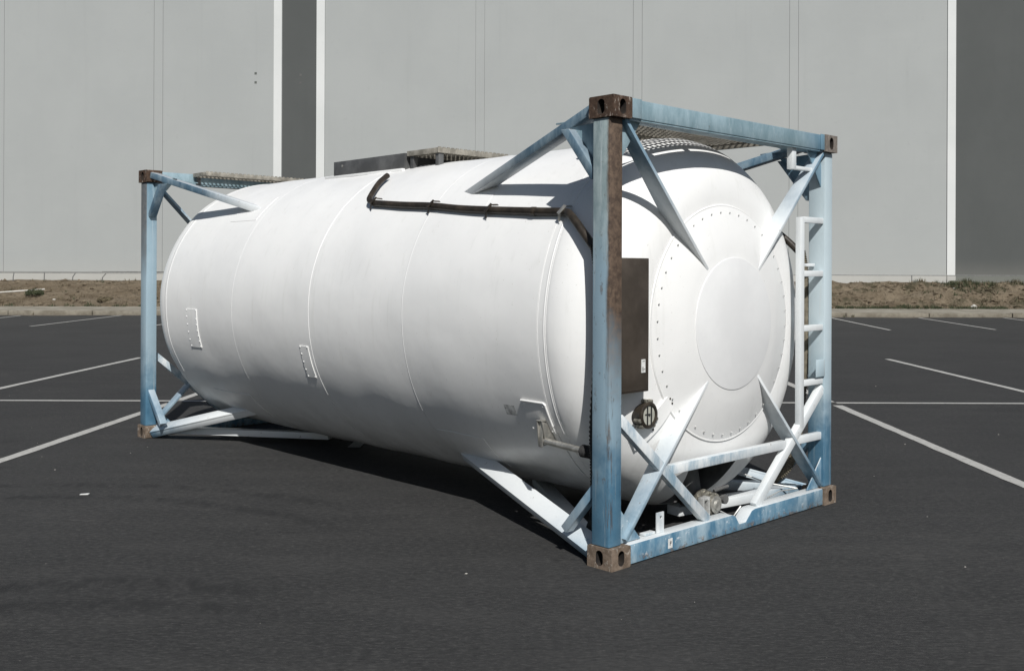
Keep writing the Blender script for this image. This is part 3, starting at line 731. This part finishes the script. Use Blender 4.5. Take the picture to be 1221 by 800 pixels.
for sx in (0, 1):
    for sy in (0, 1):
        casting(sx, sy, False); casting(sx, sy, True)
        mm = lambda m: m.mirror(sx, sy)
        # post: box section with a shallow set-back along the inner edge
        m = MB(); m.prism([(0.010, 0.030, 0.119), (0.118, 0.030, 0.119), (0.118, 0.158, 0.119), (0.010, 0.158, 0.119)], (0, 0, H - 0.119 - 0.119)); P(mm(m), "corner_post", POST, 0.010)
        # side struts: corner to the barrel
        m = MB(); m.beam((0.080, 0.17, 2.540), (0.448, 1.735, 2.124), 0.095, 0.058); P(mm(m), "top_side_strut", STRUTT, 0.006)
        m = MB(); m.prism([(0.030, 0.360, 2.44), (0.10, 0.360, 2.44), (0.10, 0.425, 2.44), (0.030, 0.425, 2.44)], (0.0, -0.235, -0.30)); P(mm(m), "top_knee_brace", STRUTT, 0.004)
        # lower side strut: a channel, broad face up and outwards
        A, B = Vector((0.075, 0.175, 0.085)), Vector((0.60, 1.36, 0.40) if sy else (0.56, 1.82, 0.36)); d = (B - A).normalized(); up = Vector((-0.55, 0.0, 0.84))
        m = MB(); m.beam(A, B, 0.118, 0.016, up)
        sd = d.cross(up).normalized(); u2 = sd.cross(d).normalized()
        for s in (-1, 1): m.beam(A + sd * s * 0.052 - u2 * 0.035, B + sd * s * 0.052 - u2 * 0.035, 0.013, 0.055, up)
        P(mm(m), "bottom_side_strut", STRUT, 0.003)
        m = MB(); m.beam((0.075, 0.40, 0.150), (0.066, 0.13, 0.46), 0.065, 0.05, (0, 1, 0.6)); P(mm(m), "bottom_knee_brace", STRUT, 0.004)
        # flat struts in the end plane, edge to the front, running into the head
        def flat(p, q, name, deep=0.085):
            p, q = Vector(p), Vector(q); d = (q - p).normalized(); n = Vector((0, 1, 0)); s_ = d.cross(n).normalized() * 0.011
            m = MB(); y0, y1 = 0.022, 0.022 + deep
            def at(v, y, s): return Vector((v.x, y, v.z)) + s_ * s
            m.hexa([at(p, y0, -1), at(p, y0, 1), at(p, y1, 1), at(p, y1, -1), at(q, y0 + .02, -1), at(q, y0 + .02, 1), at(q, y1 + .07, 1), at(q, y1 + .07, -1)])
            P(mm(m), name, STRUT, 0.002)
        flat((0.135, 0, 2.474), (0.985, 0, 1.595), "top_end_strut", 0.088)
        flat((0.150, 0, 0.140), (0.985, 0, 1.000), "bottom_end_strut", 0.088)
        # corner gussets
        m = MB(); m.prism([(0.090, 0.160, 2.47), (0.090, 0.40, 2.455), (0.090, 0.160, 2.13)], (0.010, 0, 0)); P(mm(m), "gusset", RAILT, 0.001)
        arc = [(0.52, 0.20)] + [(0.52 - 0.36 * math.sin(t * math.pi / 16), 0.54 - 0.34 * math.cos(t * math.pi / 16)) for t in range(1, 8)] + [(0.14, 0.54)]
        m = MB(); m.prism([(0.115, 0.200, 2.488)] + [(x, y, 2.488) for x, y in arc] + [(0.115, 0.54, 2.488)], (0, 0, 0.010)); P(mm(m), "gusset", RAILT, 0.001)
        m = MB(); m.prism([(0.112, 0.060, 2.476), (0.31, 0.060, 2.476), (0.25, 0.060, 2.40), (0.112, 0.060, 2.22)], (0, 0.010, 0)); P(mm(m), "gusset", RAILT, 0.002)
        m = MB(); m.prism([(0.112, 0.050, 0.120), (0.31, 0.050, 0.120), (0.112, 0.050, 0.33)], (0, 0.010, 0)); P(mm(m), "gusset", RAILL, 0.002)
        # low horizontal brace from the corner in under the barrel
        m = MB(); m.beam((0.13, 0.24, 0.085), (1.12, 1.66, 0.085), 0.10, 0.06); P(mm(m), "bottom_cross_brace", STRUT, 0.004)
        # diagonals from post to bottom rail
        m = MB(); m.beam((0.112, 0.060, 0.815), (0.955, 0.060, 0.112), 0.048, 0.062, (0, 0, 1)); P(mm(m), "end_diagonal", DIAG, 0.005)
for sy in (0, 1):
    mm = lambda m: m.mirror(0, sy)
    m = MB(); m.box((0.163, 0.014, 2.479), (2.275, 0.108, 2.586)); P(mm(m), "top_rail", RAILT, 0.006)
    m = MB(); m.box((0.163, 0.020, 2.470), (2.275, 0.125, 2.4785)); P(mm(m), "top_rail_lip", RAILT, 0.001)
    m = MB(); m.box((0.163, 0.008, 2.482), (0.255, 0.0135, 2.590)); P(mm(m), "rail_end_plate", RAILT, 0.001)
    m = MB(); m.box((2.225, 0.008, 2.482), (2.275, 0.0135, 2.590)); P(mm(m), "rail_end_plate", RAILT, 0.001)
    m = MB(); poly = [(0.163, 0.006), (2.275, 0.006), (2.275, 0.116), (1.42, 0.116), (1.385, 0.108), (1.315, 0.048), (1.245, 0.048), (1.20, 0.105), (1.165, 0.116), (0.163, 0.116)] if sy == 0 else [(0.163, 0.006), (2.275, 0.006), (2.275, 0.116), (0.163, 0.116)]
    m.prism([(x, 0.012, z) for x, z in poly], (0, 0.092, 0)); P(mm(m), "bottom_rail", RAILL, 0.005)
    m = MB(); m.box((0.585, 0.045, 0.440), (1.853, 0.092, 0.498)); P(mm(m), "middle_rail", DIAG, 0.005)
    m = MB(); m.box((1.90, 0.050, 0.452), (2.322, 0.088, 0.505)); P(mm(m), "middle_rail", DIAG, 0.005)
# pale sheet edge above the middle rail
m = MB(); m.box((0.66, 0.215, 0.520), (1.33, 0.235, 0.536)); P(m, "recess_sill", WHITE, 0.003)
# extra cross member behind the front rail
m = MB(); m.beam((2.30, 0.24, 0.085), (1.10, 0.42, 0.085), 0.11, 0.06); P(m, "front_cross_member", STRUT, 0.004)
# ladder on the right
lad = MB(); lad.box((2.005, 0.035, 0.56), (2.058, 0.075, 2.005)); lad = P(lad, "ladder", DIAG, 0.004)
for z in (1.99, 1.62, 1.243, 0.867):
    m = MB(); m.box((2.0585, 0.038, z - 0.022), (2.319, 0.072, z + 0.020)); P(m, "rung", DIAG, 0.004, lad)
m = MB(); m.box((1.905, 0.040, 2.325), (1.955, 0.085, 2.474)); m.box((1.9555, 0.042, 2.327), (2.20, 0.082, 2.352)); P(m, "step_bracket", DIAG, 0.004)
m = MB(); m.box((2.20, 0.022, 0.90), (2.318, 0.030, 1.02)); P(m, "post_plate", POST, 0.002)

# ---- document box on the near post
m = MB(); m.box((0.119, 0.062, 0.945), (0.392, 0.150, 1.705)); db = P(m, "document_box", BOX, 0.004)
m = MB(); m.box((0.130, 0.058, 0.955), (0.382, 0.0615, 1.695)); P(m, "box_lid", BOX, 0.0015, db)
m = MB(); m.box((0.318, 0.054, 1.055), (0.352, 0.0575, 1.130)); lb = P(m, "box_label", STICK, 0.0, db)
m = MB()
for i, (z, a, c) in enumerate(((1.066, .322, .340), (1.074, .322, .348), (1.083, .322, .336), (1.118, .324, .346))): m.box((a, 0.053, z), (c, 0.0538, z + 0.003))
P(m, "label_print", INK, 0.0, db)

# ---- round gauge in the head
gc = (0.455, 0.172, 0.795); gx = (0, -1, 0)
m = MB(); m.lathe(gc, gx, [(-0.06, 0.070), (0.045, 0.072), (0.052, 0.078), (0.066, 0.078), (0.070, 0.072), (0.070, 0.060), (0.058, 0.058), (0.058, 0.002)], 36); ga = P(m, "dial_gauge", PIPE, 0, smooth=40)
m = MB(); m.lathe((gc[0], gc[1] - 0.0585, gc[2]), gx, [(0, 0.057), (0.0015, 0.057)], 32); P(m, "dial_face", DIAL, 0, ga)
m = MB()
for x in (-0.018, 0.018): m.box((gc[0] + x - .003, gc[1] - .072, gc[2] - .058), (gc[0] + x + .0005, gc[1] - .066, gc[2] + .058))
m.box((gc[0] - 0.035, gc[1] - .0645, gc[2] + .004), (gc[0] + 0.004, gc[1] - .0625, gc[2] + .009))
m.lathe((gc[0] + .004, gc[1] - .06, gc[2] + .003), gx, [(0, .007), (.006, .007)], 10)
P(m, "dial_needle", BLACK, 0, ga)
m = MB()
for a in (100, 70, 230, 310, 200, 340):
    c, s = math.cos(math.radians(a)), math.sin(math.radians(a))
    m.lathe((gc[0] + c * .082, gc[1] - .05, gc[2] + s * .082), gx, [(-.03, .013), (0.012, .013), (0.014, .010)], 8)
P(m, "clamp_lug", BRASS, 0, ga)

# access panel on the lower left of the head, seen as a riveted slanting strip
def head_y(x, z):
    t = max(0, min(1, (math.hypot(x - XC, z - ZC) - RR) / (RT - RR))); return YK - (YK - YR) * math.sqrt(1 - t * t)
m = MB(); U, V = 10, 5; vs = []
c00, c10, c01, c11 = (0.375, 0.685), (0.650, 0.905), (0.455, 0.575), (0.700, 0.835)
for dy in (0.004, -0.010):
    for a in range(U + 1):
        for b in range(V + 1):
            f, g_ = a / U, b / V
            x = (c00[0] * (1 - f) + c10[0] * f) * (1 - g_) + (c01[0] * (1 - f) + c11[0] * f) * g_
            z = (c00[1] * (1 - f) + c10[1] * f) * (1 - g_) + (c01[1] * (1 - f) + c11[1] * f) * g_
            vs.append((x, head_y(x, z) + dy, z))
S_ = (U + 1) * (V + 1); fs = []
for a in range(U):
    for b in range(V):
        q = (a * (V + 1) + b, a * (V + 1) + b + 1, (a + 1) * (V + 1) + b + 1, (a + 1) * (V + 1) + b); fs += [q, tuple(S_ + i for i in q[::-1])]
rim = [b for b in range(V + 1)] + [a * (V + 1) + V for a in range(1, U + 1)] + [U * (V + 1) + b for b in range(V - 1, -1, -1)] + [a * (V + 1) for a in range(U - 1, 0, -1)]
for i in range(len(rim)): fs.append((rim[i], rim[(i + 1) % len(rim)], S_ + rim[(i + 1) % len(rim)], S_ + rim[i]))
m.add(vs, fs); sp = P(m, "head_strap", WHITE, 0)
m = MB()
for (x, z) in ((0.40, 0.66), (0.44, 0.61), (0.53, 0.70), (0.655, 0.875), (0.675, 0.845)):
    rivet_at(m, (x, head_y(x, z) - 0.012, z), (0, -1, 0), 0.0065)
P(m, "rivet", PIPE, 0, sp)

# ---- outlet valve
vx, vz = 1.13, 0.17
m = MB(); m.lathe((vx, 0.36, vz), (0, -1, 0), [(0, 0.050), (0.245, 0.050)], 28); va = P(m, "outlet_valve", PIPE, 0, smooth=40)
for y, rr, th in ((0.225, 0.082, 0.020), (0.185, 0.076, 0.022), (0.140, 0.070, 0.020)):
    m = MB(); m.lathe((vx, y, vz), (0, -1, 0), [(0, rr), (th, rr)], 28); P(m, "flange", BRASS, 0.002, va, smooth=30)
m = MB(); m.lathe((vx, 0.1185, vz), (0, -1, 0), [(0, 0.056), (0.014, 0.054), (0.016, 0.034), (0.030, 0.031), (0.031, 0.014)], 24); P(m, "end_cap", STEEL, 0.001, va, smooth=30)
for kk in range(6):
    a = kk * math.pi / 3 + .3
    m = MB(); m.lathe((vx + .064 * math.cos(a), 0.235, vz + .064 * math.sin(a)), (0, -1, 0), [(0, .0075), (0.118, .0075)], 6); P(m, "flange_bolt", STEEL, 0, va)
m = MB(); m.lathe((vx, 0.29, vz + .02), (0.1, 0.35, 1), [(0, .06), (.20, .075), (.34, .08)], 20); P(m, "outlet_pipe", GREYC, 0, va)
m = MB()
m.box((vx - .135, 0.110, vz - .085), (vx - .118, 0.150, vz + .060)); m.box((vx - .1178, 0.110, vz - .085), (vx - .082, 0.150, vz - .063)); m.box((vx - .1178, 0.110, vz + .040), (vx - .082, 0.150, vz + .060)); m.box((vx - .0818, 0.105, vz - .088), (vx - .068, 0.155, vz + .063))
P(m, "valve_bracket", WIRE, 0.003, va)
m = MB(); m.tube([(vx + .05, 0.16, vz + .07), (vx + .12, 0.14, vz + .085), (vx + .16, .13, vz + .09)], 0.011, 8); m.lathe((vx + .17, 0.2, vz - .0), (0, -1, 0), [(0, .03), (.05, .03)], 10); P(m, "valve_handle", GREYC, 0, va)
m = MB(); m.tube([(vx + .09, 0.14, vz - .06), (1.30, 0.10, 0.065), (1.36, 0.08, 0.13)], 0.005, 6); P(m, "tether_wire", WIRE, 0)
m = MB(); m.tube([(1.62, .60, .40), (1.75, .48, .28), (1.98, .28, .16), (2.12, 0.12, 0.125)], 0.005, 6); m.tube([(2.12, .12, .125), (1.95, .16, .125), (1.72, .11, .122)], 0.004, 6); P(m, "tether_wire", WIRE, 0)

# ---- small things on the bottom rail
m = MB()
pl = [(0.464, 0.055, 0.117), (0.530, 0.055, 0.117), (0.530, 0.055, 0.235), (0.464, 0.055, 0.235)]
cx, cz, K = 0.502, 0.205, 12; vs = []
loop = [(cx + .010 * math.cos(2 * math.pi * k / K), cz + .010 * math.sin(2 * math.pi * k / K)) for k in range(K)]
outer = []
for k in range(K):
    a = 2 * math.pi * k / K; t = min((0.028 if math.cos(a) > 0 else .038) / max(abs(math.cos(a)), 1e-6), (0.03 if math.sin(a) > 0 else .088) / max(abs(math.sin(a)), 1e-6)); outer.append((cx + t * math.cos(a), cz + t * math.sin(a)))
for ci in ((.530, .235), (.464, .235), (.464, .117), (.530, .117)):
    k = min(range(K), key=lambda i: (outer[i][0] - ci[0]) ** 2 + (outer[i][1] - ci[1]) ** 2); outer[k] = ci
for y in (0.055, 0.063):
    vs += [(a, y, b) for a, b in outer] + [(a, y, b) for a, b in loop]
fs = []
for k in range(K):
    k2 = (k + 1) % K
    fs += [(k, k2, K + k2, K + k), (2 * K + k, 3 * K + k, 3 * K + k2, 2 * K + k2), (k, 2 * K + k, 2 * K + k2, k2), (K + k, K + k2, 3 * K + k2, 3 * K + k)]
m.add(vs, fs); P(m, "lug_plate", DIAG, 0)
m = MB(); m.box((0.36, 0.06, 0.1165), (0.458, 0.10, 0.132)); P(m, "rail_shim", DIAG, 0.003)
m = MB(); m.box((0.512, 0.0095, 0.030), (0.553, 0.0115, 0.086)); rs = P(m, "rail_sticker", STICK, 0)
m = MB()
for (x0, z0, x1, z1) in ((.527, .046, .532, .070), (.532, .066, .541, .070), (.532, .056, .541, .060), (.537, .060, .541, .066)): m.box((x0, .0085, z0), (x1, .0094, z1))
P(m, "sticker_print", INK, 0, rs)

# ---- drain pipes over both sides, with clamps, and the corrugated hoses
def bez(pts, n=8):
    out = []
    for i in range(len(pts) - 1):
        p0 = Vector(pts[max(i - 1, 0)]); p1 = Vector(pts[i]); p2 = Vector(pts[i + 1]); p3 = Vector(pts[min(i + 2, len(pts) - 1)])
        for k in range(n):
            t = k / n
            out.append(0.5 * ((2 * p1) + (-p0 + p2) * t + (2 * p0 - 5 * p1 + 4 * p2 - p3) * t * t + (-p0 + 3 * p1 - 3 * p2 + p3) * t ** 3))
    out.append(Vector(pts[-1])); return out
for sx in (0, 1):
    m = MB(); m.tube(bez([(0.600, 2.83, 2.375), (0.50, 2.80, 2.310), (0.40, 2.745, 2.230), (0.325, 2.69, 2.165), (0.305, 2.62, 2.140)]), 0.022, 12); m.mirror(sx, 0); P(m, "drain_pipe", PIPE, 0)
    hug = lambda pts: [(XC - (XC - x) * (RT + .027) / math.hypot(XC - x, z - ZC), y, ZC + (z - ZC) * (RT + .027) / math.hypot(XC - x, z - ZC)) if y > .5 else (x, y, z) for x, y, z in pts]
    m = MB(); m.tube(bez(hug([(0.298, 2.63, 2.150), (0.270, 2.25, 2.117), (0.252, 1.88, 2.090), (0.226, 1.55, 2.055), (0.205, 1.19, 2.030), (0.190, 0.80, 2.005), (0.176, 0.545, 1.992), (0.150, 0.45, 1.955), (0.118, 0.33, 1.86), (0.105, 0.225, 1.76)])), 0.0245, 12); m.mirror(sx, 0); P(m, "drain_pipe", PIPE, 0)
    for (y, x, z) in ((2.60, .300, 2.150), (1.86, .250, 2.088), (1.22, .207, 2.031), (0.545, .176, 1.992)):
        m = MB(); n_ = Vector((XC - x, 0, ZC - z)).normalized(); t_ = Vector((-n_.z, 0, n_.x))
        q_ = hug([(x, y, z)])[0]; x, z = q_[0], q_[2]; c = Vector((x, y, z))
        if t_.z < 0: t_ = -t_
        m.beam(c + t_ * 0.052 + Vector((0, -0.026, 0)) + n_ * .012, c + t_ * 0.026 + Vector((0, -0.012, 0)) - n_ * .020, 0.024, 0.004, n_)
        m.beam(c - t_ * 0.026 + Vector((0, 0.012, 0)) - n_ * .020, c - t_ * 0.054 + Vector((0, 0.026, 0)) + n_ * .014, 0.024, 0.004, n_)
        m.beam(c + t_ * 0.030 + Vector((0, -0.014, 0)) - n_ * .027, c - t_ * 0.030 + Vector((0, 0.014, 0)) - n_ * .027, 0.028, 0.006, n_)
        m.mirror(sx, 0); P(m, "pipe_clamp", STEEL if y < 1 else PIPE, 0.001)
    for y in (0.80,):
        m = MB(); m.tube(hug([(0.1905, 0.83, 2.007), (0.189, 0.79, 2.0045)]), 0.028, 12); m.mirror(sx, 0); P(m, "pipe_coupling", PIPE, 0.002)
    m = MB(); hp_ = bez([(0.105, 0.222, 1.78), (0.105, 0.195, 1.6), (0.10, 0.187, 1.2), (0.10, 0.215, 0.75), (0.12, 0.225, 0.5), (0.17, 0.27, 0.25), (0.24, 0.36, 0.13)], 26)
    m.tube(hp_, 0.03, 10, rfun=lambda i: 0.026 if i % 2 else 0.033); m.mirror(sx, 0); P(m, "drain_hose", HOSEB if sx else HOSE, 0, smooth=70)
m = MB(); m.box((2.20, 0.10, 1.668), (2.312, 0.13, 1.69)); P(m, "hose_bracket", DIAG, 0.003)

# ---- handle on the lower left of the barrel
m = MB()
m.prism([(0.115, 0.695, 0.735), (0.20, 0.695, 0.735), (0.27, 0.695, 0.58), (0.135, 0.695, 0.575)], (0, -0.010, 0)); m.prism([(0.115, 0.655, 0.735), (0.21, 0.655, 0.70), (0.24, 0.655, 0.60), (0.15, 0.655, 0.60)], (0, -0.008, 0)); m.box((0.112, 0.647, 0.731), (0.20, 0.695, 0.739)); m.box((0.131, 0.655, 0.575), (0.137, 0.6845, 0.735))
hb = P(m, "handle_bracket", STEEL, 0.003)
m = MB(); m.tube([(0.155, 0.66, 0.612), (0.150, 0.48, 0.602), (0.145, 0.335, 0.595)], 0.020, 14); m.lathe((0.146, 0.36, 0.5965), (0, -1, 0), [(0, .024), (.02, .024)], 14); P(m, "handle_bar", STEEL, 0, hb)
m = MB(); m.tube([(0.145, 0.345 - .006 * i, 0.595) for i in range(12)], .03, 12, rfun=lambda i: .026 if i % 2 else .038); P(m, "rubber_boot", BLACK, 0, hb)

# ---- walkways and spill box on top
def grating(x0, x1, y0, y1, zt, dep=0.020, sx=0.044, sy=0.052, bar=0.009, frame=0.055, legs=()):
    m = MB(); f = 0.018
    m.box((x0, y0, zt - frame), (x1, y0 + f, zt)); m.box((x0, y1 - f, zt - frame), (x1, y1, zt)); m.box((x0, y0 + f + .0005, zt - frame), (x0 + f, y1 - f - .0005, zt)); m.box((x1 - f, y0 + f + .0005, zt - frame), (x1, y1 - f - .0005, zt))
    wk = P(m, "walkway", GRATE, 0.002)
    b = MB(); x = x0 + f + sx / 2
    while x < x1 - f:
        b.box((x - bar / 2, y0 + f + .001, zt - dep), (x + bar / 2, y1 - f - .001, zt - .002)); x += sx
    o = P(b, "grating_bar", GRATE, 0, wk); o['kind'] = 'stuff'
    b = MB(); y = y0 + f + sy / 2; k = 0
    while y < y1 - f:
        b.box((x0 + f + .001, y - .006, zt - dep * .75), (x1 - f - .001, y + .006, zt - .0045)); y += sy; k += 1
    o = P(b, "grating_cross_bar", GRATE, 0, wk); o['kind'] = 'stuff'
    t = MB(); x = x0 + .012
    while x < x1 - .02:                                               # raised grip teeth on the end edges
        t.box((x, y0 + .002, zt - .001), (x + .022, y0 + .016, zt + .007)); x += .045
    o = P(t, "grip_teeth", GRATE, 0, wk); o['kind'] = 'stuff'
    for (lx, ly) in legs:
        q = MB(); rr = RT * RT - (lx - XC) ** 2; zb = ZC + math.sqrt(rr) - .01
        q.box((lx - .025, ly - .02, zb), (lx + .025, ly + .02, zt - frame - .001)); P(q, "walkway_foot", PLATE, 0.002, wk)
    return wk
grating(0.53, 1.91, 0.203, 0.70, 2.556, legs=((.95, .62), (1.49, .62)))
m = MB()
for x in (0.62, 0.96, 1.48, 1.82): m.box((x - .02, 0.1085, 2.515), (x + .02, 0.2025, 2.545))
P(m, "walkway_bracket", PLATE, 0.001)
grating(0.84, 1.60, 2.50, 2.895, 2.590, dep=0.045, frame=0.040, legs=((.88, 2.85), (.88, 2.53), (1.55, 2.6)))
grating(0.50, 1.94, 5.66, 5.93, 2.590, frame=0.038)
m = MB(); m.box((0.53, 5.90, 2.48), (0.57, 5.93, 2.5515)); m.box((1.87, 5.90, 2.48), (1.91, 5.93, 2.5515)); P(m, "walkway_bracket", PLATE, 0.001)
m = MB(); m.box((0.834, 2.915, 2.430), (0.842, 3.93, 2.578)); m.box((1.600, 2.915, 2.43), (1.608, 3.93, 2.578)); m.box((.8425, 2.915, 2.43), (1.5995, 2.923, 2.578)); m.box((.8425, 3.922, 2.43), (1.5995, 3.93, 2.578)); sb = P(m, "spill_box", PLATE, 0.001)
m = MB(); m.box((0.800, 2.91, 2.430), (0.8335, 4.02, 2.452)); P(m, "spill_box_foot", WHITE, 0.002, sb)
m = MB(); m.lathe((1.22, 3.42, 2.49), (0, 0, 1), [(0, .25), (.03, .25), (.035, .23), (.05, .22)], 28); P(m, "manhole_lid", STEEL, 0, sb)
m = MB(); m.lathe((0.8335, 3.80, 2.535), (-1, 0, 0), [(0, .012), (.003, .012)], 12); P(m, "plate_bolt", STEEL, 0, sb)

# ------------------------------------------------------------------ litter and grit on the asphalt
m = MB(); m.hexa([(-3.11, 7.25, .005), (-3.05, 7.255, .005), (-3.05, 7.28, .006), (-3.11, 7.275, .006), (-3.11, 7.25, .008), (-3.05, 7.255, .011), (-3.05, 7.28, .012), (-3.11, 7.275, .008)])
tag(m.build("paper_scrap", STICK), 'small white scrap of paper on the open asphalt at left', 'litter')
gr = MB()
for i in range(150):
    x = random.uniform(-7, 8); y = random.uniform(4.6, 17)
    blob(gr, (x, y, 0.004), 0.0025 + 0.008 * random.random() ** 4)
tag(gr.build("loose_grit", simple("pale_grit", (0.22, 0.21, 0.19), (0.5, 0.48, 0.44), 9, 0.9), smooth=0), 'pale grit scattered over the asphalt', 'gravel', kind='stuff')
